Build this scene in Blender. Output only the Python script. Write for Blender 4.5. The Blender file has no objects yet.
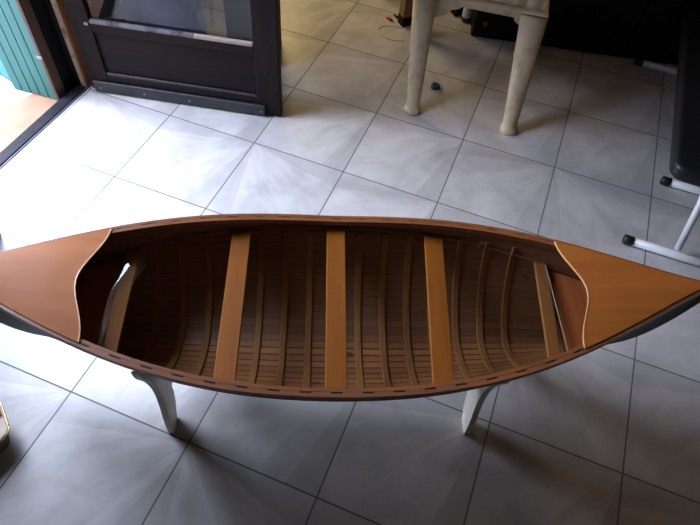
import bpy, bmesh, math, random
from mathutils import Vector, Matrix
random.seed(4)
S = bpy.context.scene
COL = S.collection
PI = math.pi

# ------------------------------------------------------------------ helpers
def tag(o, label=None, cat=None, group=None, kind=None):
    if label: o['label'] = label
    if cat: o['category'] = cat
    if group: o['group'] = group
    if kind: o['kind'] = kind
    return o

def empty(name, loc=(0, 0, 0), rz=0.0, label=None, cat=None, group=None, kind=None):
    o = bpy.data.objects.new(name, None)
    COL.objects.link(o)
    o.location = loc
    o.rotation_euler = (0, 0, rz)
    o.empty_display_size = 0.05
    return tag(o, label, cat, group, kind)

def obj(name, bm, mat, parent=None, smooth=False, bevel=0.0, seg=2, loc=None, rot=None, label=None):
    me = bpy.data.meshes.new(name)
    bmesh.ops.recalc_face_normals(bm, faces=bm.faces[:])
    bm.to_mesh(me)
    bm.free()
    me.materials.append(mat)
    o = bpy.data.objects.new(name, me)
    COL.objects.link(o)
    if parent is not None: o.parent = parent
    if loc is not None: o.location = loc
    if rot is not None: o.rotation_euler = rot
    if smooth:
        me.polygons.foreach_set('use_smooth', [True] * len(me.polygons))
    if bevel:
        m = o.modifiers.new('bevel', 'BEVEL')
        m.width = bevel
        m.segments = seg
        m.limit_method = 'ANGLE'
        m.angle_limit = math.radians(40)
        m.harden_normals = True
        me.polygons.foreach_set('use_smooth', [True] * len(me.polygons))
    if label: o['label'] = label
    return o

def B():
    return bmesh.new()

def box(bm, x0, x1, y0, y1, z0, z1, M=None):
    vs = [bm.verts.new(Vector((x, y, z))) for z in (z0, z1) for y in (y0, y1) for x in (x0, x1)]
    if M is not None:
        for v in vs: v.co = M @ v.co
    for f in ((0, 1, 3, 2), (4, 6, 7, 5), (0, 4, 5, 1), (2, 3, 7, 6), (0, 2, 6, 4), (1, 5, 7, 3)):
        bm.faces.new([vs[i] for i in f])
    return bm

def prism(bm, pts, f0, f1):
    """pts: 2-D outline; f0/f1 map (a,b) to the two faces."""
    a = [bm.verts.new(f0(*p)) for p in pts]
    b = [bm.verts.new(f1(*p)) for p in pts]
    bm.faces.new(a); bm.faces.new(b[::-1])
    n = len(pts)
    for i in range(n):
        bm.faces.new((a[i], a[(i + 1) % n], b[(i + 1) % n], b[i]))
    return bm

def tube(bm, pts, r, n=12, closed=False, cap=True):
    pts = [Vector(p) for p in pts]
    rr = r if isinstance(r, (list, tuple)) else [r] * len(pts)
    rings = []
    up = Vector((0, 0, 1))
    N = len(pts)
    for i, p in enumerate(pts):
        if closed:
            d = pts[(i + 1) % N] - pts[i - 1]
        else:
            d = pts[min(i + 1, N - 1)] - pts[max(i - 1, 0)]
        d.normalize()
        a = up.cross(d)
        if a.length < 1e-3: a = Vector((1, 0, 0)).cross(d)
        a.normalize()
        b = d.cross(a)
        rings.append([bm.verts.new(p + (a * math.cos(2 * PI * k / n) + b * math.sin(2 * PI * k / n)) * rr[i]) for k in range(n)])
    for i in range(N if closed else N - 1):
        A, Bq = rings[i], rings[(i + 1) % N]
        for k in range(n):
            bm.faces.new((A[k], A[(k + 1) % n], Bq[(k + 1) % n], Bq[k]))
    if cap and not closed:
        bm.faces.new(rings[0][::-1]); bm.faces.new(rings[-1])
    return bm

def lathe(bm, prof, n=24, M=None):
    rings = []
    for r, z in prof:
        ring = []
        for k in range(n):
            c = Vector((max(r, 1e-4) * math.cos(2 * PI * k / n), max(r, 1e-4) * math.sin(2 * PI * k / n), z))
            ring.append(bm.verts.new(M @ c if M is not None else c))
        rings.append(ring)
    for A, Bq in zip(rings, rings[1:]):
        for k in range(n):
            bm.faces.new((A[k], A[(k + 1) % n], Bq[(k + 1) % n], Bq[k]))
    bm.faces.new(rings[0][::-1]); bm.faces.new(rings[-1])
    return bm

# ------------------------------------------------------------------ materials
class NT:
    def __init__(s, name):
        s.m = bpy.data.materials.new(name)
        s.m.use_nodes = True
        s.t = s.m.node_tree
        s.n = s.t.nodes
        s.b = s.n['Principled BSDF']
    def add(s, typ, **kw):
        nd = s.n.new(typ)
        for k, v in kw.items(): setattr(nd, k, v)
        return nd
    def set(s, nd, idx, v):
        if hasattr(v, 'is_output'): s.t.links.new(v, nd.inputs[idx])
        elif v is not None: nd.inputs[idx].default_value = v
    def math(s, op, a, b=None, c=None, clamp=False):
        nd = s.add('ShaderNodeMath', operation=op, use_clamp=clamp)
        s.set(nd, 0, a)
        if b is not None: s.set(nd, 1, b)
        if c is not None: s.set(nd, 2, c)
        return nd.outputs[0]
    def coord(s, which='Object', scale=(1, 1, 1), rot=(0, 0, 0), loc=(0, 0, 0)):
        tc = s.add('ShaderNodeTexCoord')
        mp = s.add('ShaderNodeMapping')
        s.t.links.new(tc.outputs[which], mp.inputs['Vector'])
        mp.inputs['Scale'].default_value = scale
        mp.inputs['Rotation'].default_value = rot
        mp.inputs['Location'].default_value = loc
        return mp.outputs['Vector']
    def noise(s, vec, scale=5, detail=4, rough=0.55, dist=0.0):
        nd = s.add('ShaderNodeTexNoise')
        s.t.links.new(vec, nd.inputs['Vector'])
        nd.inputs['Scale'].default_value = scale
        nd.inputs['Detail'].default_value = detail
        nd.inputs['Roughness'].default_value = rough
        nd.inputs['Distortion'].default_value = dist
        return nd.outputs['Fac']
    def ramp(s, fac, stops, interp='LINEAR'):
        nd = s.add('ShaderNodeValToRGB')
        s.t.links.new(fac, nd.inputs[0])
        cr = nd.color_ramp
        cr.interpolation = interp
        while len(cr.elements) < len(stops): cr.elements.new(0.5)
        for e, (p, c) in zip(cr.elements, stops):
            e.position = p
            e.color = (*c, 1)
        return nd.outputs[0]
    def mix(s, fac, a, b, blend='MIX'):
        nd = s.add('ShaderNodeMix', data_type='RGBA', blend_type=blend)
        s.set(nd, 0, fac)
        s.set(nd, 6, a if hasattr(a, 'is_output') else (*a, 1))
        s.set(nd, 7, b if hasattr(b, 'is_output') else (*b, 1))
        return nd.outputs[2]
    def bump(s, h, strength=0.3, dist=0.002):
        nd = s.add('ShaderNodeBump')
        s.t.links.new(h, nd.inputs['Height'])
        nd.inputs['Strength'].default_value = strength
        nd.inputs['Distance'].default_value = dist
        s.t.links.new(nd.outputs[0], s.b.inputs['Normal'])
    def out(s, col=None, rough=None, metal=None, coat=None, coat_r=None, spec=None):
        if col is not None:
            if hasattr(col, 'is_output'): s.t.links.new(col, s.b.inputs['Base Color'])
            else: s.b.inputs['Base Color'].default_value = (*col, 1)
        if rough is not None: s.set(s.b, s.b.inputs.find('Roughness'), rough)
        if metal is not None: s.b.inputs['Metallic'].default_value = metal
        if coat is not None: s.b.inputs['Coat Weight'].default_value = coat
        if coat_r is not None: s.b.inputs['Coat Roughness'].default_value = coat_r
        if spec is not None: s.b.inputs['Specular IOR Level'].default_value = spec
        return s.m

def wood(name, dark, mid, light, axis='x', rough=0.4, coat=0.3, scale=1.0, coat_r=0.2):
    n = NT(name)
    sc = {'x': (3, 38, 38), 'y': (38, 3, 38), 'z': (38, 38, 3)}[axis]
    v = n.coord('Object', tuple(q * scale for q in sc))
    g = n.noise(v, 1.0, 6, 0.6, 0.6)
    g2 = n.noise(n.coord('Object', tuple(q * scale * 4 for q in sc)), 1.0, 3, 0.6)
    f = n.math('ADD', n.math('MULTIPLY', g, 0.75), n.math('MULTIPLY', g2, 0.25))
    c = n.ramp(f, [(0.28, dark), (0.5, mid), (0.72, light)])
    n.bump(g2, 0.08, 0.001)
    return n.out(c, rough, coat=coat, coat_r=coat_r)

def dull(m, v):
    m.node_tree.nodes['Principled BSDF'].inputs['Specular IOR Level'].default_value = v
    return m

def plain(name, col, rough=0.5, metal=0.0, var=0.12, vs=30, bump=0.0, coat=0.0):
    n = NT(name)
    f = n.noise(n.coord('Object'), vs, 4, 0.6)
    c = n.ramp(f, [(0.3, tuple(x * (1 - var) for x in col)), (0.7, tuple(min(1, x * (1 + var)) for x in col))])
    if bump: n.bump(f, bump, 0.002)
    return n.out(c, rough, metal, coat=coat)

W_DECK = wood('deck_veneer', (0.27, 0.08, 0.014), (0.33, 0.10, 0.018), (0.39, 0.125, 0.025), 'x', 0.5, 0.0, 0.5)
W_TRIM = wood('pale_trim_wood', (0.48, 0.22, 0.09), (0.56, 0.27, 0.11), (0.62, 0.32, 0.14), 'x', 0.4, 0.2)
W_RAIL = wood('gunwale_mahogany', (0.13, 0.042, 0.014), (0.20, 0.066, 0.022), (0.28, 0.10, 0.034), 'x', 0.42, 0.2)
W_THW = wood('thwart_wood', (0.26, 0.067, 0.008), (0.34, 0.092, 0.012), (0.42, 0.12, 0.018), 'y', 0.5, 0.0, 0.7)
W_RIB = wood('rib_wood', (0.17, 0.065, 0.02), (0.23, 0.09, 0.03), (0.29, 0.12, 0.043), 'y', 0.45, 0.15)
W_END = wood('end_board_wood', (0.2, 0.055, 0.018), (0.29, 0.085, 0.026), (0.36, 0.12, 0.038), 'y', 0.42, 0.15, 0.7)
W_LEDGE = wood('ledge_wood', (0.2, 0.07, 0.018), (0.27, 0.095, 0.025), (0.33, 0.125, 0.034), 'y', 0.75, 0.0, 0.7)
W_DARK = wood('dark_door_wood', (0.010, 0.008, 0.009), (0.016, 0.011, 0.011), (0.03, 0.018, 0.015), 'z', 0.5, 0.0)
W_PANEL = wood('dark_panel_wood', (0.010, 0.008, 0.010), (0.015, 0.010, 0.011), (0.026, 0.015, 0.014), 'x', 0.5, 0.0)
for m_ in (W_DARK, W_PANEL): dull(m_, 0.1)
W_JAMB = wood('brown_jamb_wood', (0.05, 0.025, 0.016), (0.085, 0.042, 0.025), (0.14, 0.075, 0.045), 'z', 0.6, 0.0)
W_RUST = wood('worn_orange_strip', (0.12, 0.045, 0.018), (0.22, 0.08, 0.03), (0.32, 0.14, 0.06), 'z', 0.6, 0.0)
W_STOOL = wood('stool_wood', (0.14, 0.075, 0.03), (0.2, 0.11, 0.045), (0.27, 0.155, 0.065), 'z', 0.55, 0.0)

def hull_material(name, base, line, nstrip, gap):
    n = NT(name)
    uv = n.add('ShaderNodeUVMap')
    uv.uv_map = 'UVMap'
    sp = n.add('ShaderNodeSeparateXYZ')
    n.t.links.new(uv.outputs[0], sp.inputs[0])
    v = n.math('MULTIPLY', sp.outputs[1], float(nstrip))
    fr = n.math('FRACT', v)
    fl = n.math('FLOOR', v)
    wn = n.add('ShaderNodeTexWhiteNoise', noise_dimensions='1D')
    n.t.links.new(fl, wn.inputs['W'])
    g = n.noise(n.coord('Object', (4, 60, 60)), 1.0, 5, 0.6, 0.4)
    f = n.math('ADD', n.math('MULTIPLY', g, 0.6), n.math('MULTIPLY', wn.outputs[0], 0.4))
    c = n.ramp(f, [(0.25, tuple(x * 0.72 for x in base)), (0.75, tuple(x * 1.25 for x in base))])
    m = n.math('LESS_THAN', fr, gap)
    # a few knots
    vo = n.add('ShaderNodeTexVoronoi')
    n.t.links.new(n.coord('Object', (7, 10, 10)), vo.inputs['Vector'])
    vo.inputs['Scale'].default_value = 1.0
    kn = n.math('LESS_THAN', vo.outputs['Distance'], 0.09)
    c = n.mix(kn, c, tuple(x * 0.3 for x in base))
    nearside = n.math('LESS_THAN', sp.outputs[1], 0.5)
    c = n.mix(nearside, n.mix(0.25, c, tuple(x * 0.55 for x in base)), n.mix(1.0, c, (1.5, 1.45, 1.35), 'MULTIPLY'))  # near slats lightened, far planks darkened; tone partly stands in for doorway light
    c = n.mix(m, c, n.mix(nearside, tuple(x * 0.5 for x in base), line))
    n.bump(n.math('SUBTRACT', 1.0, m), 0.6, 0.002)
    return n.out(c, 0.5, coat=0.1, coat_r=0.3)

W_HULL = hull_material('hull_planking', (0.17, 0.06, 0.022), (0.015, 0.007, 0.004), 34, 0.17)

W_OUT = wood('dark_outer_hull', (0.025, 0.014, 0.008), (0.04, 0.022, 0.012), (0.06, 0.034, 0.018), 'x', 0.55, 0.0)

dull(W_OUT, 0.15); dull(W_DECK, 0.25)
for m_ in (W_THW, W_RIB, W_LEDGE, W_END): dull(m_, 0.25)
def tile_floor():
    """40 cm ceramic tiles, grout lines at whole multiples of 0.4 m, veined marble print."""
    n = NT('marble_print_tiles')
    geo = n.coord('Object', (2.5, 2.5, 2.5))
    sp = n.add('ShaderNodeSeparateXYZ')
    n.t.links.new(geo, sp.inputs[0])
    fx = n.math('FRACT', sp.outputs[0]); fy = n.math('FRACT', sp.outputs[1])
    ix = n.math('FLOOR', sp.outputs[0]); iy = n.math('FLOOR', sp.outputs[1])
    ex = n.math('MINIMUM', fx, n.math('SUBTRACT', 1.0, fx))
    ey = n.math('MINIMUM', fy, n.math('SUBTRACT', 1.0, fy))
    e = n.math('MINIMUM', ex, ey)
    grout = n.math('LESS_THAN', e, 0.0056)
    # local coordinates, flipped per tile in a checker
    cid = n.add('ShaderNodeCombineXYZ')
    n.t.links.new(ix, cid.inputs[0]); n.t.links.new(iy, cid.inputs[1])
    wn = n.add('ShaderNodeTexWhiteNoise', noise_dimensions='3D')
    n.t.links.new(cid.outputs[0], wn.inputs['Vector'])
    rnd = wn.outputs[0]
    par = n.math('FLOORED_MODULO', ix, 2.0)
    lx = n.math('ABSOLUTE', n.math('SUBTRACT', fx, n.math('GREATER_THAN', rnd, 0.12)))         # mirrored every other tile
    pary = n.math('FLOORED_MODULO', iy, 2.0)
    ly = n.math('ABSOLUTE', n.math('SUBTRACT', fy, n.math('LESS_THAN', rnd, 0.8)))
    # polar coords about the shared corner: a fan of veins
    ang = n.math('ARCTAN2', n.math('ADD', ly, 0.10), n.math('ADD', lx, 0.10))
    rad = n.math('SQRT', n.math('ADD', n.math('MULTIPLY', lx, lx), n.math('MULTIPLY', ly, ly)))
    cv = n.add('ShaderNodeCombineXYZ')
    n.t.links.new(n.math('MULTIPLY', ang, 3.4), cv.inputs[0])
    n.t.links.new(n.math('MULTIPLY', rad, 1.3), cv.inputs[1])
    n.t.links.new(n.math('MULTIPLY', rnd, 30.0), cv.inputs[2])
    fan = n.noise(cv.outputs[0], 1.25, 5, 0.62, 0.9)
    cloud = n.noise(n.coord('Object'), 6.0, 5, 0.6, 0.5)
    f = n.math('ADD', n.math('MULTIPLY', fan, 0.5), n.math('MULTIPLY', cloud, 0.5))
    c = n.ramp(f, [(0.30, (0.33, 0.325, 0.325)), (0.44, (0.43, 0.425, 0.43)), (0.56, (0.52, 0.515, 0.525)), (0.72, (0.60, 0.585, 0.58))])
    # darker wedges along two edges of each tile
    wedge = n.math('LESS_THAN', n.math('MINIMUM', n.math('DIVIDE', lx, n.math('ADD', ly, 0.02)), n.math('DIVIDE', ly, n.math('ADD', lx, 0.02))), 0.24)
    c = n.mix(n.math('MULTIPLY', wedge, 0.34), c, (0.28, 0.28, 0.30))
    # warm blush
    bl = n.noise(n.coord('Object'), 3.1, 3, 0.5)
    c = n.mix(n.math('MULTIPLY', bl, 0.15), c, (0.62, 0.50, 0.40))
    c = n.mix(grout, c, (0.12, 0.115, 0.11))
    n.bump(n.math('SUBTRACT', 1.0, grout), 0.5, 0.0015)
    rg = n.math('ADD', n.math('MULTIPLY', cloud, 0.15), n.math('ADD', n.math('MULTIPLY', grout, 0.4), 0.27))
    return n.out(c, rg, spec=0.5)

M_FLOOR = tile_floor()
M_WALL = plain('cream_wall_paint', (0.30, 0.20, 0.11), 0.85, var=0.05, vs=6, bump=0.1)
M_CEIL = plain('ceiling_paint', (0.22, 0.155, 0.09), 0.9, var=0.04, vs=6)
M_EXT = plain('outside_render', (0.12, 0.11, 0.10), 0.9, var=0.1, vs=8, bump=0.2)
M_BLACK = plain('black_lacquer', (0.004, 0.004, 0.004), 0.6, var=0.2)
M_BLACK.node_tree.nodes['Principled BSDF'].inputs['Specular IOR Level'].default_value = 0.15
M_VINYL = plain('black_vinyl', (0.012, 0.013, 0.016), 0.38, var=0.15, vs=80, bump=0.05)
dull(M_VINYL, 0.3)
M_RUB = plain('black_rubber', (0.01, 0.01, 0.01), 0.5)
M_TUBE = plain('pale_grey_tube_paint', (0.55, 0.56, 0.58), 0.35, var=0.04)
M_THR = plain('black_metal_threshold', (0.012, 0.013, 0.016), 0.6, var=0.4, vs=40); dull(M_THR, 0.1)
M_THR2 = plain('purple_grey_edge', (0.06, 0.05, 0.085), 0.5, var=0.15, vs=40)
M_KICK = plain('dark_grey_weather_bar', (0.022, 0.024, 0.03), 0.38, var=0.3, vs=30)
M_SCREW = plain('screw_metal', (0.3, 0.3, 0.3), 0.35, metal=0.9)
M_BRASS = plain('brass', (0.7, 0.5, 0.22), 0.25, metal=1.0)
M_CREAM = plain('cream_leather', (0.62, 0.5, 0.40), 0.5, var=0.06)
M_RED = plain('dark_red_leather', (0.28, 0.02, 0.025), 0.45)
M_BLUE = plain('blue_fabric', (0.10, 0.22, 0.60), 0.8, var=0.25, vs=12, bump=0.2)
M_BROWN = plain('brown_cardboard', (0.07, 0.05, 0.038), 0.9, var=0.3, vs=10)
M_TEAL = plain('dark_teal_plastic', (0.006, 0.05, 0.07), 0.3)
M_WIRE = plain('pale_wire', (0.58, 0.5, 0.38), 0.5)
M_REDP = plain('red_plug', (0.35, 0.06, 0.03), 0.5)
M_ORB = plain('dark_glass', (0.02, 0.018, 0.016), 0.1)
M_PURPLE = plain('dark_purple_plastic', (0.045, 0.03, 0.06), 0.4)
M_WHITE = plain('white_paper', (0.6, 0.62, 0.66), 0.6)

def two_tone(name, a, b, scale, lo, hi, rough=0.7, bump=0.2, coord=(1, 1, 1)):
    n = NT(name)
    f = n.noise(n.coord('Object', coord), scale, 6, 0.65, 0.4)
    n.bump(f, bump, 0.003)
    return n.out(n.ramp(f, [(lo, a), (hi, b)]), rough)

M_PLASTER = two_tone('chipped_plaster', (0.05, 0.035, 0.022), (0.36, 0.29, 0.21), 18, 0.30, 0.48, 0.9)
M_BEAD = two_tone('worn_painted_bead', (0.02, 0.014, 0.014), (0.15, 0.135, 0.155), 9, 0.40, 0.5, 0.45, 0.1)
M_BEADP = plain('bare_pale_bead', (0.34, 0.28, 0.25), 0.6, var=0.1)
M_CHAIR = two_tone('grimy_cream_plastic', (0.38, 0.29, 0.17), (0.58, 0.48, 0.33), 14, 0.28, 0.5, 0.45, 0.0, (1, 1, 0.6))
M_STAND = two_tone('cream_stand_paint', (0.50, 0.47, 0.40), (0.68, 0.65, 0.57), 12, 0.3, 0.6, 0.5, 0.03)

def shutter_material():
    n = NT('green_shutter_paint')
    v = n.coord('Object', (8, 8, 1.2))
    f = n.noise(v, 3, 4, 0.6)
    return n.out(n.ramp(f, [(0.3, (0.022, 0.15, 0.14)), (0.7, (0.032, 0.19, 0.175))]), 0.55)
M_GREEN = shutter_material()
M_CYAN = plain('turquoise_paint', (0.02, 0.2, 0.2), 0.55)

def glass_material(name, tint=(0.93, 0.97, 0.95), rough=0.0):
    n = NT(name)
    n.n.remove(n.b)
    out = n.n['Material Output']
    fr = n.add('ShaderNodeFresnel'); fr.inputs['IOR'].default_value = 1.5
    tr = n.add('ShaderNodeBsdfTransparent'); tr.inputs[0].default_value = (*tint, 1)
    gl = n.add('ShaderNodeBsdfGlossy'); gl.inputs['Roughness'].default_value = rough
    gl.inputs['Color'].default_value = (1, 1, 1, 1)
    mx = n.add('ShaderNodeMixShader')
    ge = n.add('ShaderNodeNewGeometry')
    n.t.links.new(n.math('MULTIPLY', fr.outputs[0], n.math('SUBTRACT', 1.0, ge.outputs['Backfacing'])), mx.inputs[0])
    n.t.links.new(tr.outputs[0], mx.inputs[1])
    n.t.links.new(gl.outputs[0], mx.inputs[2])
    n.t.links.new(mx.outputs[0], out.inputs['Surface'])
    return n.m
M_GLASS = glass_material('clear_table_glass', (0.94, 0.97, 0.95))
M_PANE = glass_material('door_glass', (0.66, 0.69, 0.73))
M_GEDGE = plain('pale_glass_edge', (0.16, 0.145, 0.11), 0.5)

def ground_material():
    n = NT('terracotta_and_pale_paving')
    v = n.coord('Object')
    sp = n.add('ShaderNodeSeparateXYZ')
    n.t.links.new(v, sp.inputs[0])
    x, y = sp.outputs[0], sp.outputs[1]
    f = n.noise(v, 12, 5, 0.6)
    ter = n.ramp(f, [(0.3, (0.24, 0.115, 0.066)), (0.7, (0.32, 0.165, 0.10))])
    pale = n.ramp(n.noise(v, 50, 5, 0.7), [(0.35, (0.25, 0.19, 0.175)), (0.6, (0.42, 0.37, 0.36))])
    far = n.math('LESS_THAN', n.math('ADD', x, n.math('MULTIPLY', y, -0.22)), -0.598)
    c = n.mix(far, ter, pale)
    fy = n.math('FRACT', n.math('DIVIDE', n.math('ADD', y, 0.37), 0.30))
    gr = n.math('LESS_THAN', fy, 0.014)
    c = n.mix(n.math('MULTIPLY', gr, 0.8), c, (0.16, 0.09, 0.06))
    return n.out(c, 0.8)
M_GROUND = ground_material()

# ------------------------------------------------------------------ the room
XW0, XW1 = -0.50, -0.41      # left wall (with the doorway): outer and inner face
YB, YF, XR, ZC = 4.4, -5.2, 5.6, 2.8
DY0, DY1, DZ = -1.04, 0.03, 2.145

def struct(name, bm, m, parent=None, **k):
    o = obj(name, bm, m, parent, **k)
    if parent is None: o['kind'] = 'structure'
    return o

bm = box(B(), XW1, XR, YF, YB, -0.12, 0.0)
struct('floor', bm, M_FLOOR)
bm = B()
box(bm, XW0, XW1, YF, DY0, -0.12, ZC)
box(bm, XW0, XW1, DY1, YB, -0.12, ZC)
box(bm, XW0, XW1, DY0, DY1, DZ, ZC)
box(bm, -0.4185, XW1, DY0, DY1, -0.12, -0.003)
struct('wall_left', bm, M_WALL)
struct('wall_back', box(B(), XW0, XR + .1, YB, YB + .1, -0.12, ZC), M_WALL)
struct('wall_right', box(B(), XR, XR + .1, YF, YB, -0.12, ZC), M_WALL)
struct('wall_front', box(B(), XW0, XR + .1, YF - .1, YF, -0.12, ZC), M_WALL)
struct('ceiling', box(B(), XW0, XR + .1, YF - .1, YB + .1, ZC, ZC + .1), M_CEIL)
struct('added_outside_wall', box(B(), -5.0, XW0 - .002, -2.3, -2.1, -0.14, 3.4), M_EXT)  # unseen wall, added to cut sky light from the near side
struct('ground_outside', box(B(), -5.0, -0.4187, -4.5, 4.5, -0.14, -0.02), M_GROUND)

# threshold
th = empty('trim_1', (0, 0, 0), kind='structure')
bm = B(); box(bm, -0.468, -0.4185, DY0, -0.0025, -0.02, 0.008)
obj('threshold_bar', bm, M_THR, th, bevel=0.003)
bm = B(); box(bm, -0.418, -0.4105, DY0, -0.0025, -0.002, 0.004)
obj('threshold_edge', bm, M_THR2, th, bevel=0.001)
# frame post on the hinge side
fr = empty('trim_2', (0, 0, 0), kind='structure')
obj('frame_post', box(B(), -0.4795, -0.452, -0.002, DY1 - .001, -0.0015, DZ - .002), M_BLACK, fr, bevel=0.003)
obj('plaster_strip', box(B(), -0.4515, -0.4205, 0.008, DY1 - .001, -0.003, DZ - .002), M_PLASTER, fr, bevel=0.002)
obj('wood_strip', box(B(), -0.4200, -0.411, 0.000, DY1 - .001, 0.011, DZ - .002), W_RUST, fr, bevel=0.002)
# frame post of the other side
fr2 = empty('trim_3', (0, 0, 0), kind='structure')
obj('frame_post', box(B(), -0.488, -0.412, DY0 + .001, DY0 + .03, -0.002, DZ - .002), W_DARK, fr2, bevel=0.003)

# door leaf, standing open into the room
A = Vector((-0.383, 0.004, 0)); ang = math.atan2(0.22085, 0.97531)
door = empty('door_1', A, ang, kind='structure')
TH = 0.036; DW = 0.838; DH = 1.955
z0 = 0.006
obj('stile', box(B(), 0, 0.082, 0, TH, z0, DH), W_DARK, door, bevel=0.004)
obj('stile', box(B(), 0.738, DW, 0, TH, z0, DH), W_DARK, door, bevel=0.004)
obj('bottom_rail', box(B(), 0.0822, 0.7378, 0.001, TH - .001, z0, 0.088), W_PANEL, door, bevel=0.003)
obj('middle_rail', box(B(), 0.0822, 0.7378, 0.001, TH - .001, 0.292, 0.332), W_PANEL, door, bevel=0.003)
obj('top_rail', box(B(), 0.0822, 0.7378, 0.001, TH - .001, 1.84, DH), W_PANEL, door, bevel=0.003)
bm = B(); box(bm, 0.0823, 0.7377, 0.013, 0.022, 0.089, 0.2915)
obj('panel', bm, W_PANEL, door)
obj('panel_moulding', box(B(), 0.083, 0.737, 0.003, 0.0125, 0.0885, 0.1005), M_KICK, door, bevel=0.003)
pane = obj('glass_pane', box(B(), 0.0823, 0.7377, 0.016, 0.021, 0.3325, 1.8395), M_PANE, door)
obj('glazing_bead', box(B(), 0.083, 0.50, -0.004, 0.0155, 0.3325, 0.346), M_BEAD, door, bevel=0.003, label='worn lilac painted bead')
obj('glazing_bead', box(B(), 0.501, 0.737, -0.004, 0.0155, 0.3325, 0.346), M_BEADP, door, bevel=0.003, label='bare pale bead')
kb = obj('weather_bar', box(B(), 0.014, 0.772, -0.014, -0.0005, 0.007, 0.060), M_KICK, door, bevel=0.005)
for u in (0.045, 0.24, 0.44, 0.755):
    Mx = Matrix.Translation((u, -0.0145, 0.03)) @ Matrix.Rotation(PI / 2, 4, 'X')
    obj('screw', lathe(B(), [(0.0045, -0.0008), (0.004, 0.001), (0.001, 0.0015)], 12, Mx), M_SCREW, kb)
# chipped hinge spot
bm = B(); box(bm, 0.058, 0.074, -0.004, 0.0, 0.322, 0.334, Matrix.Rotation(0.0, 4, 'X'))
obj('catch_plate', bm, M_BEADP, door, bevel=0.004)

# second, narrow leaf folded in on the other side of the doorway
A2 = Vector((-0.398, -1.045, 0)); E2 = Vector((-0.358, -1.54, 0)); d2 = E2 - A2
door2 = empty('door_2', A2, math.atan2(d2.y, d2.x), kind='structure')
L2 = d2.length
obj('stile', box(B(), L2 - .07, L2, 0, TH, z0, DH), W_DARK, door2, bevel=0.004)
obj('stile', box(B(), 0, 0.07, 0, TH, z0, DH), W_DARK, door2, bevel=0.004)
obj('panel', box(B(), 0.0702, L2 - .0702, 0.008, TH - .008, 0.09, 1.84), W_PANEL, door2)
obj('bottom_rail', box(B(), 0.0702, L2 - .0702, 0.001, TH - .001, z0, 0.0898), W_PANEL, door2)
obj('top_rail', box(B(), 0.0702, L2 - .0702, 0.001, TH - .001, 1.8402, DH), W_PANEL, door2)

obj('outer_frame', box(B(), -0.503, -0.4797, -0.086, DY1 - .001, -0.018, DZ + .02), M_BLACK, fr, bevel=0.003)
# dark purple stool at the left edge, one leg in view
ps = empty('purple_stool', (-0.335, -0.99, 0), math.radians(8), 'dark purple stool at the left edge behind the pointed end of the canoe', 'stool')
for sx in (-1, 1):
    for sy in (-1, 1):
        bm = B()
        prism(bm, [(-.022, -.016), (.022, -.016), (.022, .016), (-.022, .016)], lambda a, b: Vector((sx * .150 + a, sy * .150 + b, 0.0)), lambda a, b: Vector((sx * .115 + a, sy * .115 + b, 0.26)))
        obj('leg', bm, M_PURPLE, ps, bevel=0.004)
obj('seat', box(B(), -.15, .15, -.15, .15, 0.2603, 0.285), M_PURPLE, ps, bevel=0.01)

# green shutter outside
sh0 = Vector((-0.492, -0.092, 0)); sh1 = Vector((-0.712, -0.108, 0)); ds = sh1 - sh0
shut = empty('green_shutter', sh0, math.atan2(ds.y, ds.x), 
             'green board shutter standing open outside the doorway', 'shutter')
Ls = ds.length
nb = 5
wb = (Ls - 0.0) / nb
for i in range(nb):
    obj('board', box(B(), i * wb + .0012, (i + 1) * wb - .0012, -0.012, 0.012, -0.018, 2.0), M_GREEN, shut, bevel=0.003)
obj('back_batten', box(B(), 0.005, Ls - .005, -0.024, -0.0125, 0.25, 0.33), M_GREEN, shut)
es = obj('edge_post', box(B(), -0.016, -0.0005, -0.030, 0.020, -0.018, 2.0), W_JAMB, shut, bevel=0.002)
obj('latch', box(B(), -0.019, 0.008, 0.0205, 0.026, 0.20, 0.212), M_SCREW, es, bevel=0.001)
sh2 = empty('turquoise_shutter', (-0.732, -0.085, 0), math.radians(165), 
            'turquoise shutter edge beyond the green shutter', 'shutter')
for i in range(4):
    obj('board', box(B(), i * .085 + .001, (i + 1) * .085 - .001, -0.01, 0.01, -0.018, 1.9), M_CYAN, sh2, bevel=0.003)

# ------------------------------------------------------------------ canoe
CX, CY, CT = 1.0928, -0.8502, 0.3889
LT = 0.9594
def W(s):
    q = 1 - (min(abs(s), LT) / LT) ** 2.5495
    return 0.2663 * max(q, 0) ** 1.4081
def ZG(s): return 0.46 + 0.0943 * (abs(s) / 0.98) ** 1.4988
def ZB(s):
    a = abs(s)
    base = 0.218 + 0.02 * (a / 0.8) ** 2
    k = max(0, (a - 0.74) / (LT - 0.74))
    return base + (ZG(s) - 0.02 - base) * k ** 3.2
def NE(s):
    a = abs(s)
    return 2.0 - 0.25 * min(1, a / 0.43) ** 1.5 if a < .43 else 1.75 - 0.35 * min(1, (a - .43) / .4)
def sec(s, ph, off=0.0):
    """point of the hull section, ph in [-pi/2, pi/2]; off moves the surface inwards"""
    w = max(W(s) - 0.0088 - off, 0.0); zg = ZG(s) - 0.001; zb = ZB(s) + off * 1.05
    n = NE(s)
    c = abs(math.cos(ph)) ** (2 / n); sn = abs(math.sin(ph)) ** (2 / n)
    return (math.copysign(w * sn, ph), zg - (zg - zb) * c)
def t_in(s, z, off=0.0055):
    w = max(W(s) - 0.0088 - off, 0.0); zg = ZG(s) - 0.001; zb = ZB(s) + off * 1.05; n = NE(s)
    q = min(1, max(0, (zg - z) / (zg - zb)))
    return w * (1 - q ** n) ** (1 / n)

canoe = empty('wooden_canoe', (CX, CY, 0), CT,
              'varnished wooden miniature canoe with ribs and planked hull, used as a table', 'canoe')
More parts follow.
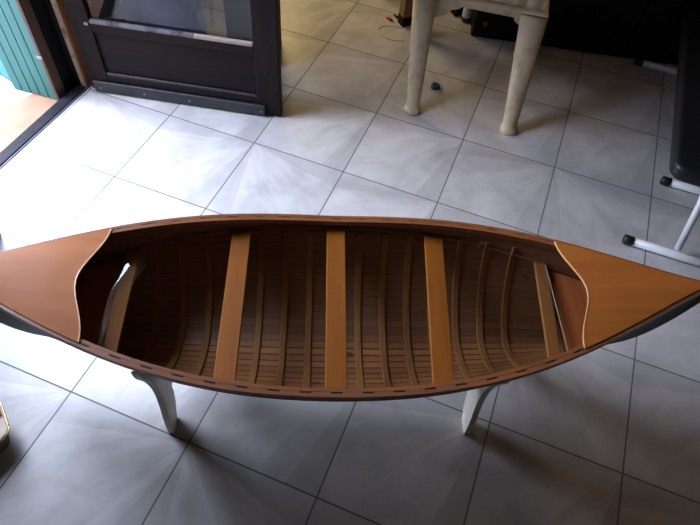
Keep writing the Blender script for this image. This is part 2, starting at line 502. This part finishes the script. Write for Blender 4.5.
# hull shell: outer and inner skins, joined along the gunwale
NS, NP = 120, 26
bm = B()
uvl = bm.loops.layers.uv.new('UVMap')
def smap(i):  # denser at ends
    return LT * 0.998 * math.sin(PI / 2 * (2 * i / NS - 1))
grid = {}
vcoord = {}
for sk in (0, 1):
    off = 0.0 if sk == 0 else 0.005
    for i in range(NS + 1):
        s = smap(i)
        pts = [sec(s, (j / NP - 0.5) * PI, off) for j in range(NP + 1)]
        ln = [0]
        for a, b in zip(pts, pts[1:]): ln.append(ln[-1] + math.hypot(a[0] - b[0], a[1] - b[1]))
        for j, p in enumerate(pts):
            v = bm.verts.new((s, p[0], p[1]))
            grid[sk, i, j] = v
            vcoord[v] = (s, ln[j] / max(ln[-1], 1e-6))
def face(vs):
    f = bm.faces.new(vs)
    for l in f.loops: l[uvl].uv = vcoord[l.vert]
for sk in (0, 1):
    for i in range(NS):
        for j in range(NP):
            face([grid[sk, i, j], grid[sk, i + 1, j], grid[sk, i + 1, j + 1], grid[sk, i, j + 1]][::(1 if sk == 0 else -1)])
for i in range(NS):
    for j in (0, NP):
        face([grid[0, i, j], grid[1, i, j], grid[1, i + 1, j], grid[0, i + 1, j]])
for i in (0, NS):
    for j in range(NP):
        face([grid[0, i, j], grid[0, i, j + 1], grid[1, i, j + 1], grid[1, i, j]])
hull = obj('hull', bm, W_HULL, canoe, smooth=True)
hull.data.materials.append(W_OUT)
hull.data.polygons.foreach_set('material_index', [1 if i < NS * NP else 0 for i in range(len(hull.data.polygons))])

# ribs
for k in range(-7, 8):
    s = k * 0.0705 + 0.003
    bm = B()
    M = 40
    ph0 = 1.36
    rows = []
    hw = 0.0094
    pts = []
    for j in range(M + 1):
        ph = -ph0 + 2 * ph0 * j / M
        # remap so that points spread well along the arc
        pts.append(sec(s, ph, 0.0054))
    for j, (t, z) in enumerate(pts):
        a = pts[max(j - 1, 0)]; b = pts[min(j + 1, M)]
        dx, dz = b[0] - a[0], b[1] - a[1]
        l = math.hypot(dx, dz) or 1
        nx, nz = -dz / l, dx / l     # points inwards (up at the bottom)
        th = 0.0052
        rows.append([bm.verts.new((s + q * hw, t + nx * h, z + nz * h)) for q, h in ((-1, 0.0), (-.8, th), (.8, th), (1, 0.0))])
    for a, b in zip(rows, rows[1:]):
        for q in range(4):
            bm.faces.new((a[q], a[(q + 1) % 4], b[(q + 1) % 4], b[q]))
    bm.faces.new(rows[0]); bm.faces.new(rows[-1][::-1])
    obj('rib', bm, W_RIB, canoe)

# gunwales: outwale + slotted inwale on each side
def rail(bm, t_outer, t_inner, zt, zb_, sg, s0=-LT + 0.002, s1=LT - 0.002, n=110):
    rows = []
    for i in range(n + 1):
        s = s0 + (s1 - s0) * (0.5 - 0.5 * math.cos(PI * i / n))
        w = W(s)
        to = max(w - t_outer, 0.0012); ti = max(w - t_inner, 0.0002)
        zt_ = ZG(s) + zt; zb2 = ZG(s) + zb_
        rows.append([bm.verts.new((s, sg * q, z)) for q, z in ((to, zt_), (to, zb2), (ti, zb2), (ti, zt_))])
    for a, b in zip(rows, rows[1:]):
        for q in range(4): bm.faces.new((a[q], a[(q + 1) % 4], b[(q + 1) % 4], b[q]))
    bm.faces.new(rows[0]); bm.faces.new(rows[-1][::-1])
for sg, side in ((-1, 'near'), (1, 'far')):
    bm = B(); rail(bm, 0.0, 0.0086, 0.0, -0.017, sg)
    obj('outwale', bm, W_RAIL, canoe, bevel=0.0022)
    bm = B(); rail(bm, 0.0128, 0.0218, 0.0, -0.015, sg, -0.62, 0.62)
    obj('inwale', bm, W_RAIL, canoe, bevel=0.0018)
    bm = B()
    rows = []
    st_ = []
    for k in range(-9, 9):
        c = (k + 0.5) * 0.0705 + 0.003
        st_ += [(c - .0225, 0), (c - .0222, 1), (c - .008, 1), (c + .008, 1), (c + .0222, 1), (c + .0225, 0)]
    for s, up_ in st_:
        w = W(s)
        zt_ = ZG(s) - (.0004 if up_ else .0125)
        rows.append([bm.verts.new((s, sg * q, z)) for q, z in ((w - .0086, zt_), (w - .0115, ZG(s) - .014), (w - .0126, ZG(s) - .014), (w - .0126, zt_))])
    for p, q2 in zip(rows, rows[1:]):
        for q in range(4): bm.faces.new((p[q], p[(q + 1) % 4], q2[(q + 1) % 4], q2[q]))
    bm.faces.new(rows[0]); bm.faces.new(rows[-1][::-1])
    obj('spacer_strip', bm, W_RAIL, canoe)

# end decks with a hollowed inner edge
def deck_s0(f): return 0.574 + 0.042 * (0.5 + 0.5 * math.cos(PI * min(abs(f), 1)))
for sg in (-1, 1):
    bm = B()
    NV, NU = 36, 26
    top = {}; bot = {}
    for j in range(NV + 1):
        f = -1 + 2 * j / NV
        s0 = deck_s0(f) + (0.009 if sg > 0 else 0.0)
        for i in range(NU + 1):
            s = s0 + (LT - 0.018 - s0) * i / NU
            w = max(W(s) - 0.0090, 0.0012)
            t = f * w
            z = ZG(s) + 0.0015 + 0.007 * (1 - f * f) * min(1, w / .12)
            top[i, j] = bm.verts.new((sg * s, t, z + .0015))
            bot[i, j] = bm.verts.new((sg * s, t, z - 0.0005))
    for g, r in ((top, 1), (bot, -1)):
        for i in range(NU):
            for j in range(NV):
                bm.faces.new([g[i, j], g[i + 1, j], g[i + 1, j + 1], g[i, j + 1]][::r])
    for i in range(NU):
        for j in (0, NV): bm.faces.new((top[i, j], top[i + 1, j], bot[i + 1, j], bot[i, j]))
    for j in range(NV):
        for i in (0, NU): bm.faces.new((top[i, j], top[i, j + 1], bot[i, j + 1], bot[i, j]))
    dk = obj('deck', bm, W_DECK, canoe, smooth=False)
    me = dk.data
    bm = B()
    rows = []
    for j in range(NV + 1):
        f = -1 + 2 * j / NV
        s = deck_s0(f) + (0.009 if sg > 0 else 0.0)
        w = W(s) - 0.0092
        z = ZG(s) + 0.0015 + 0.007 * (1 - f * f) * min(1, w / .12)
        rows.append([bm.verts.new((sg * (s - a), f * w, z + b)) for a, b in ((0.0, 0.0022), (0.0, -0.003), (0.0028, -0.003), (0.0028, 0.0022))])
    for a, b in zip(rows, rows[1:]):
        for q in range(4): bm.faces.new((a[q], a[(q + 1) % 4], b[(q + 1) % 4], b[q]))
    bm.faces.new(rows[0]); bm.faces.new(rows[-1][::-1])
    obj('edge_trim', bm, W_TRIM, dk, label='pale curved edge strip')
    # stem piece at the tip
    bm = B()
    pts = [(LT - .022, ZG(LT) + .003), (LT + .004, ZG(LT) + .002), (LT + .001, ZG(LT) - .03), (LT - .012, ZG(LT) - .06), (LT - .035, ZG(LT) - .05)]
    prism(bm, pts, lambda a, b: Vector((sg * a, -.0045, b)), lambda a, b: Vector((sg * a, .0045, b)))
    obj('stem', bm, W_RAIL, canoe, bevel=0.002)

# thwarts
ZT = 0.428
def cross_board(name, s0, s1, zt, thk, mat, label=None, bev=0.002, skew=0.0):
    bm = B()
    n = 6
    ta = {}
    up, dn = [], []
    fr_, bk = [], []
    for i in range(n + 1):
        s = s0 + (s1 - s0) * i / n
        t = t_in(s, zt - thk, 0.0056)
        fr_.append((s - skew * t, -t)); bk.append((s + skew * t, t))
    out = fr_ + bk[::-1]
    prism(bm, out, lambda a, b: Vector((a, b, zt)), lambda a, b: Vector((a, b, zt - thk)))
    return obj(name, bm, mat, canoe, bevel=bev, label=label)
for s in (-0.256, 0.003, 0.266):
    cross_board('thwart', s - 0.0255, s + 0.0255, ZT, 0.012, W_THW, skew=(0.045 if s > 0.2 else 0.0))
for sg in (-1, 1):
    a, b = (0.537, 0.569) if sg > 0 else (-0.551, -0.515)
    cross_board('end_ledge', a, b, ZT, 0.012, W_LEDGE, skew=(0.085 if sg > 0 else -0.02))
    a, b = (0.5775, 0.76) if sg > 0 else (-0.76, -0.553)
    cross_board('end_floor_board', a, b, ZT - 0.0125, 0.010, W_END)

# ------------------------------------------------------------------ glass laid in the canoe on the thwarts
g0, g1 = -0.563, 0.5755
bm = B()
n = 60
near = []; far = []
for i in range(n + 1):
    s = g0 + (g1 - g0) * i / n
    t = t_in(s, ZT, 0.0056) - 0.0075
    near.append((s, -t)); far.append((s, t))
prism(bm, near + far[::-1], lambda a, b: Vector((a, b, ZT + .0003)), lambda a, b: Vector((a, b, ZT + .0063)))
gp = obj('glass_top', bm, M_GLASS, None, loc=(CX, CY, 0), rot=(0, 0, CT))
tag(gp, 'clear glass sheet laid over the thwarts inside the canoe', 'glass')
gp.data.materials.append(M_GEDGE)
for p in gp.data.polygons:
    if abs(p.normal.z) < 0.5: p.material_index = 1

# ------------------------------------------------------------------ stand
stand = empty('canoe_stand', (CX, CY, 0), CT, 'cream painted stand with curved legs carrying the canoe', 'stand')
def outer_hull(s, z): return t_in(s, z, -0.0012)
for s, lab in ((-0.457, 'left'), (0.411, 'right')):
    for sg in (-1, 1):
        outer = [(0.186, 0.0), (0.183, 0.05), (0.176, 0.10), (0.166, 0.15), (0.160, 0.20), (0.160, 0.25), (0.166, 0.29), (0.176, 0.33), (0.188, 0.365), (0.199, 0.395), (0.2035, 0.42), (0.2035, 0.440)]
        top = []
        for z in (0.440, 0.42, 0.40, 0.38, 0.36, 0.34, 0.325, 0.31):
            top.append((max(min(outer_hull(s, z), 0.199), 0.09) + .0015 if z < .43 else max(outer_hull(s, z), 0) + .0015, z))
        inner = [(0.093, 0.26), (0.095, 0.18), (0.094, 0.10), (0.108, 0.05), (0.128, 0.018), (0.136, 0.0)]
        pts = outer + [q for q in top if q[0] < 0.2025] + inner
        bm = B()
        prism(bm, pts, lambda a, b: Vector((s - .009, sg * a, b)), lambda a, b: Vector((s + .009, sg * a, b)))
        obj('leg', bm, M_STAND, stand, bevel=0.0015)
    bm = B(); box(bm, s - .008, s + .008, -0.0935, 0.0935, 0.12, 0.155)
    obj('cross_rail', bm, M_STAND, stand, bevel=0.002)
obj('stretcher', box(B(), -0.4488, 0.4028, -0.012, 0.012, 0.125, 0.150), M_STAND, stand, bevel=0.002)

# ------------------------------------------------------------------ plastic chair seen from behind
# local frame: x to the right along the rear legs, y away from the camera
a0 = Vector((0.942, 0.477, 0)); a1 = Vector((1.37, 0.534, 0)); da = a1 - a0
ch = empty('plastic_chair', a0, math.atan2(da.y, da.x), 'grimy cream moulded plastic chair beyond the canoe', 'chair')
wl = da.length
def leg_bm(foot, top, r0, r1, side):
    bm = B()
    foot = Vector(foot); top = Vector(top)
    n = 18
    rows = []
    prof = [(0.0, 1.22), (0.02, 1.30), (0.045, 1.28), (0.05, 1.05), (0.09, 1.0), (0.10, 1.06), (0.115, 1.0), (1.0, 1.0)]
    for f, k in prof:
        p = foot.lerp(top, f)
        r = (r0 + (r1 - r0) * f) * k
        rows.append([bm.verts.new(p + Vector((r * math.cos(2 * PI * q / n), r * 0.8 * math.sin(2 * PI * q / n), 0))) for q in range(n)])
    for a, b in zip(rows, rows[1:]):
        for q in range(n): bm.faces.new((a[q], a[(q + 1) % n], b[(q + 1) % n], b[q]))
    bm.faces.new(rows[0][::-1]); bm.faces.new(rows[-1])
    return bm
ty = 0.20; zs = 0.435
rl = (-0.045, ty, zs); rr_ = (wl - 0.030, ty, zs)
obj('leg', leg_bm((0, 0, 0), rl, 0.028, 0.050, 0), M_CHAIR, ch, smooth=True)
obj('leg', leg_bm((wl, 0, 0), rr_, 0.029, 0.056, 1), M_CHAIR, ch, smooth=True)
obj('leg', leg_bm((-0.058, 0.58, 0), (-0.035, 0.55, zs), 0.022, 0.034, 0), M_CHAIR, ch, smooth=True)
obj('leg', leg_bm((wl + .003, 0.58, 0), (wl - .015, 0.55, zs), 0.022, 0.034, 0), M_CHAIR, ch, smooth=True)
# seat with rounded apron corners
bm = B()
x0, x1 = 0.0, wl - 0.01
pts = [(x0, 0.445), (x1, 0.445), (x1, 0.33), (x1 - 0.045, 0.355)]
for k in range(7):
    a = k / 6 * PI / 2
    pts.append((x1 - 0.060 - 0.035 * math.sin(a), 0.372 + 0.028 * (1 - math.cos(a)) ** 0.8))
for k in range(7):
    a = (6 - k) / 6 * PI / 2
    pts.append((x0 + 0.075 + 0.035 * math.sin(a), 0.385 + 0.018 * (1 - math.cos(a)) ** 0.8))
pts += [(x0 + 0.055, 0.36), (x0, 0.33)]
prism(bm, pts, lambda a, b: Vector((a, ty + .012, b)), lambda a, b: Vector((a, ty + .018, b)))
obj('apron', bm, M_CHAIR, ch, bevel=0.002)
bm = B(); box(bm, -0.05, wl + .02, ty - .03, 0.59, 0.4455, 0.457)
obj('seat', bm, M_CHAIR, ch, bevel=0.005)
# curved slatted back
bm = B()
nb_ = 7
for i in range(nb_):
    u = 0.03 + (wl - 0.06) * i / (nb_ - 1)
    box(bm, u - .018, u + .018, -0.004, 0.004, 0, 0.34, Matrix.Translation((0, ty - .005, 0.458)) @ Matrix.Rotation(math.radians(14), 4, 'X'))
box(bm, 0.005, wl - .005, -0.004, 0.004, 0, 0.10, Matrix.Translation((0, ty - .005, 0.458)) @ Matrix.Rotation(math.radians(14), 4, 'X'))
obj('backrest', bm, M_CHAIR, ch)
bm = B(); tube(bm, [(0.0, ty - .08, .77), (0.06, ty - .10, .82), (wl / 2, ty - .11, .84), (wl - .06, ty - .10, .82), (wl, ty - .08, .77)], 0.016, 10)
obj('back_rim', bm, M_CHAIR, ch, smooth=True)

# ------------------------------------------------------------------ wooden stool behind the chair (one leg in view)
st = empty('wooden_stool', (0.690, 1.352, 0), math.radians(45), 'brown wooden stool with dark leg tips behind the plastic chair', 'stool')
hs = 0.157
for sx in (-1, 1):
    for sy in (-1, 1):
        lg = obj('leg', box(B(), sx * hs - .026, sx * hs + .026, sy * hs - .026, sy * hs + .026, 0.05, 0.449), W_STOOL, st, bevel=0.002)
        obj('dark_tip', box(B(), sx * hs - .0268, sx * hs + .0268, sy * hs - .0268, sy * hs + .0268, 0.0, 0.0498), M_BLACK, lg, bevel=0.002)
obj('seat', box(B(), -hs - .03, hs + .03, -hs - .03, hs + .03, 0.4495, 0.475), W_STOOL, st, bevel=0.006)

# wire loop with plugs
bm = B()
c0 = Vector((0.672, 1.022, 0))
pts = []
for k in range(26):
    a = math.radians(70) + k / 25 * math.radians(255)
    pts.append((c0.x + 0.085 * math.cos(a), c0.y + 0.062 * math.sin(a), 0.0018))
tube(bm, pts, 0.0016, 8)
wl_ = obj('wire', bm, M_WIRE, None)
tag(wl_, 'thin pale wire curled in a loop on the tiles by the wooden stool leg', 'wire')
for nm, p, q, m, lab in (('wire_plug', (0.585, 1.135), (0.628, 1.118), M_REDP, 'small red wire plug lying on the tiles'), ('wire_plug', (0.615, 1.178), (0.668, 1.138), M_BLACK, 'small black wire plug lying on the tiles')):
    bm = B(); tube(bm, [(*p, .0035), (*[(a + b) / 2 for a, b in zip(p, q)], .008), (*q, .006)], [0.003, 0.008, 0.006], 10)
    o = obj(nm, bm, m, None, smooth=True)
    tag(o, lab + ' beyond the wire loop', 'plug')

# bottle cap
cap = obj('bottle_cap', lathe(B(), [(0.017, 0), (0.022, 0.002), (0.022, 0.012), (0.019, 0.017), (0.012, 0.0185), (0.010, 0.0165), (0.003, 0.0165)], 28), M_TEAL, None, smooth=True, loc=(0.987, 0.690, 0))
tag(cap, 'dark teal round cap lying on the tiles beside the plastic chair leg', 'cap')

# ------------------------------------------------------------------ black cabinet at the back right
cb = empty('black_cabinet', (1.036, 1.165, 0), math.atan2(0.22, 0.975), 'long low black cabinet in the dark far corner', 'cabinet')
LC = 2.3
obj('body', box(B(), 0.0, LC, 0.018, 0.50, 0.0, 0.66), M_BLACK, cb, bevel=0.004)
for i in range(3):
    d_ = obj('door', box(B(), 0.004 + i * LC / 3, (i + 1) * LC / 3 - .004, 0.0, 0.0175, 0.02, 0.64), M_BLACK, cb, bevel=0.003)
    if i == 0:
        Mx = Matrix.Translation((0.055, -0.0005, 0.09)) @ Matrix.Rotation(PI / 2, 4, 'X')
        obj('knob', lathe(B(), [(0.006, 0.0), (0.011, 0.006), (0.011, 0.012), (0.004, 0.016)], 16, Mx), plain('bronze_knob', (0.09, 0.05, 0.03), 0.4), d_, smooth=True)
obj('top', box(B(), -0.01, LC + .01, -0.012, 0.51, 0.6605, 0.685), M_BLACK, cb, bevel=0.004)
# small dark bottle in front of it
bt = empty('dark_bottle', (0.975, 1.30, 0), 0, 'dark bottle with a pale label beside the black cabinet', 'bottle')
obj('body', lathe(B(), [(0.02, 0), (0.024, 0.004), (0.024, 0.11), (0.010, 0.14), (0.010, 0.17)], 24), M_ORB, bt, smooth=True)
obj('paper_label', lathe(B(), [(0.0243, 0.03), (0.0246, 0.031), (0.0246, 0.09), (0.0243, 0.091)], 24), M_WHITE, bt, smooth=True)
obj('cap', lathe(B(), [(0.011, 0.1705), (0.0115, 0.172), (0.0115, 0.186), (0.009, 0.188)], 20), M_BLACK, bt, smooth=True)

# ------------------------------------------------------------------ exercise bench
ben = empty('exercise_bench', (2.12, 0.7, 0), 0, 'exercise bench with long black padded top and pale grey tube feet', 'exercise bench')
def T(x, y, z): return (x - 2.12, y - 0.7, z)
R0 = 0.0155
def foot_tube(x0, x1, y):
    o = obj('foot_tube', tube(B(), [T(x0 + .02, y, R0 + .003), T(x1 - .02, y, R0 + .003)], R0, 16), M_TUBE, ben, smooth=True)
    for a, b in ((x0, x0 + .036), (x1 - .036, x1)):
        bm = B()
        r = R0 + .003
        tube(bm, [T(a, y, r), T(a + (b - a) * .06, y, r), T(a + (b - a) * .94, y, r), T(b, y, r)], [r * .82, r, r, r * .82], 16)
        obj('end_cap', bm, M_RUB, o, smooth=True)
foot_tube(1.908, 2.42, 0.103)
foot_tube(2.026, 2.42, 0.497)
foot_tube(1.850, 2.42, 1.318)
obj('strut', tube(B(), [T(2.100, 0.118, .034), T(2.092, 0.196, .2), T(2.088, 0.262, .262)], 0.0125, 14), M_TUBE, ben, smooth=True)
obj('strut', tube(B(), [T(2.26, 0.118, .034), T(2.25, 0.196, .2), T(2.24, 0.262, .262)], 0.0125, 14), M_TUBE, ben, smooth=True)
obj('strut', tube(B(), [T(2.05, 1.318, .034), T(2.09, 1.235, .262)], 0.0125, 14), M_TUBE, ben, smooth=True)
obj('strut', tube(B(), [T(2.24, 0.497, .034), T(2.24, 0.50, .262)], 0.0125, 14), M_TUBE, ben, smooth=True)
obj('spine', box(B(), 2.07 - 2.12, 2.26 - 2.12, 0.23 - .7, 1.25 - .7, 0.2625, 0.2745), M_RUB, ben)
bm = B()
x0, x1, y0, y1, rc = 1.938, 2.34, 0.185, 1.27, 0.05
pts = []
for cx_, cy_, aa in ((x1 - rc, y1 - rc, 0), (x0 + rc, y1 - rc, 90), (x0 + rc, y0 + rc, 180), (x1 - rc, y0 + rc, 270)):
    for k in range(7):
        a = math.radians(aa + 15 * k)
        pts.append((cx_ + rc * math.cos(a), cy_ + rc * math.sin(a)))
prism(bm, pts, lambda a, b: Vector(T(a, b, 0.275)), lambda a, b: Vector(T(a, b, 0.335)))
obj('pad', bm, M_VINYL, ben, bevel=0.018, seg=5)

# ------------------------------------------------------------------ bag at the lower left edge
bg = empty('handbag', (0.363, -1.375, 0), 0, 'corner of a cream and red bag with brass trim at the left edge', 'bag')
U = Vector((math.cos(math.radians(144.2)), math.sin(math.radians(144.2)), 0))
V = Vector((math.cos(math.radians(259.4)), math.sin(math.radians(259.4)), 0))
def outline(rc, ins):
    LU, LV = 0.10, 0.17
    corners = [U * 0, U * LU, U * LU + V * LV, V * LV]
    c = sum(corners, Vector()) / 4
    corners = [p + (c - p).normalized() * ins for p in corners]
    out = []
    for i, p in enumerate(corners):
        a_ = (corners[i - 1] - p).normalized(); b_ = (corners[(i + 1) % 4] - p).normalized()
        for k in range(5):
            t = k / 4
            out.append(p + a_ * rc * (1 - t) ** 2 + b_ * rc * t ** 2)
    return out
def loft(bm, rings):
    vs = [[bm.verts.new((q.x, q.y, z)) for q in ring] for ring, z in rings]
    n = len(vs[0])
    for r0, r1 in zip(vs, vs[1:]):
        for i in range(n): bm.faces.new((r0[i], r0[(i + 1) % n], r1[(i + 1) % n], r1[i]))
    bm.faces.new(vs[0][::-1]); bm.faces.new(vs[-1])
    return bm
obj('body', loft(B(), [(outline(.012, .028), 0.0), (outline(.012, .030), 0.03), (outline(.012, .010), 0.062), (outline(.012, .004), 0.070)]), M_BROWN, bg)  # sides coloured dark to stand in for the shadow under the bag top
obj('cream_top', loft(B(), [(outline(.012, .002), 0.0705), (outline(.012, .002), 0.0755), (outline(.012, .006), 0.078)]), M_CREAM, bg, label='cream leather top')
obj('brass_trim', tube(B(), [(q.x, q.y, 0.0735) for q in outline(.014, .0005)], 0.0032, 8, closed=True), M_BRASS, bg, smooth=True)
bm = B()
q0 = U * .058 + V * .006; q1 = U * .088 + V * .006; q2 = U * .088 + V * .118; q3 = U * .058 + V * .118
bmv = [bm.verts.new((q.x, q.y, z)) for z in (0.0783, 0.083) for q in (q0, q1, q2, q3)]
for f in ((3, 2, 1, 0), (4, 5, 6, 7), (0, 1, 5, 4), (1, 2, 6, 5), (2, 3, 7, 6), (3, 0, 4, 7)): bm.faces.new([bmv[i] for i in f])
obj('red_strap', bm, M_RED, bg, bevel=0.001, label='dark red strap')

# ------------------------------------------------------------------ things behind the door glass
bl = empty('blue_bag', (-0.215, 0.37, 0), math.radians(12), 'blue fabric bag standing behind the door glass', 'bag')
bm = B()
prof = [(0.12, 0.0), (0.145, 0.02), (0.155, 0.15), (0.15, 0.30), (0.135, 0.42), (0.12, 0.47)]
n = 36
rows = []
for r, z in prof:
    rows.append([bm.verts.new((r * (1.15 + .04 * math.sin(5 * a + z * 9)) * math.cos(a), r * (0.75 + .04 * math.sin(3 * a)) * math.sin(a), z)) for a in [2 * PI * q / n for q in range(n)]])
for a, b in zip(rows, rows[1:]):
    for q in range(n): bm.faces.new((a[q], a[(q + 1) % n], b[(q + 1) % n], b[q]))
bm.faces.new(rows[0][::-1]); bm.faces.new(rows[-1])
obj('body', bm, M_BLUE, bl, smooth=True)
obj('handle', tube(B(), [(-.07, 0, .465), (-.06, 0, .54), (0, 0, .57), (.06, 0, .54), (.07, 0, .465)], 0.009, 10), M_BLUE, bl, smooth=True)
bx = empty('brown_carton', (0.13, 0.56, 0), math.radians(20), 'dark brown carton standing behind the door glass beside the blue bag', 'box')
obj('body', box(B(), -.11, .11, -.1, .1, 0, .33), M_BROWN, bx, bevel=0.003)
obj('flap', box(B(), -.108, .108, -.002, .098, .3305, .333), M_BROWN, bx)
obj('flap', box(B(), -.108, .108, -.098, -.004, .3305, .333), M_BROWN, bx)

# ------------------------------------------------------------------ light
Wd = bpy.data.worlds.new('sky')
S.world = Wd
Wd.use_nodes = True
nt = Wd.node_tree
bgn = nt.nodes['Background']
bgn.inputs[0].default_value = (0.71, 0.79, 1.0, 1)
bgn.inputs[1].default_value = 28.5
pl = bpy.data.lights.new('doorway_portal', 'AREA')
pl.shape = 'RECTANGLE'
pl.size = DY1 - DY0
pl.size_y = DZ
pl.cycles.is_portal = True
po = bpy.data.objects.new('doorway_portal', pl)
COL.objects.link(po)
po.location = (XW0 - 0.005, (DY0 + DY1) / 2, DZ / 2)
po.rotation_euler = (0, -PI / 2, 0)      # emits towards +x
po.rotation_euler = Vector((-1, 0, 0)).to_track_quat('Z', 'Y').to_euler()
# added warm fill light on the left wall; no window is built there
ll = bpy.data.lights.new('warm_fill_light', 'AREA')
ll.shape = 'RECTANGLE'
ll.size = 1.1
ll.size_y = 0.8
ll.energy = 22
ll.color = (1.0, 0.74, 0.37)
lo = bpy.data.objects.new('warm_fill_light', ll)
COL.objects.link(lo)
lo.location = (XW1 + 0.012, 1.55, 1.0)
lo.rotation_euler = Vector((-1, 0, 0)).to_track_quat('Z', 'Y').to_euler()

# ------------------------------------------------------------------ camera
R = [[0.92950421, 0.36365851, 0.06143628], [0.32793221, -0.73870373, -0.58887797], [-0.16876728, 0.56751149, -0.80588356]]
cam = bpy.data.cameras.new('camera')
co = bpy.data.objects.new('camera', cam)
COL.objects.link(co)
right, down, fwd = (Vector(r) for r in R)
M = Matrix((right, -down, -fwd)).transposed().to_4x4()
M.translation = Vector((1.34413381, -1.59968571, 1.68527034))
co.matrix_world = M
cam.sensor_width = 36
cam.lens = 582.04 / 700 * 36
cam.clip_start = 0.02
S.camera = co
S.view_settings.view_transform = 'Standard'
S.view_settings.look = 'None'
S.view_settings.exposure = 0.0
S.view_settings.gamma = 1.0
S.view_settings.use_curve_mapping = False
S.cycles.use_denoising = True
S.cycles.max_bounces = 12
S.cycles.diffuse_bounces = 6
S.cycles.transparent_max_bounces = 12
S.cycles.sample_clamp_indirect = 6
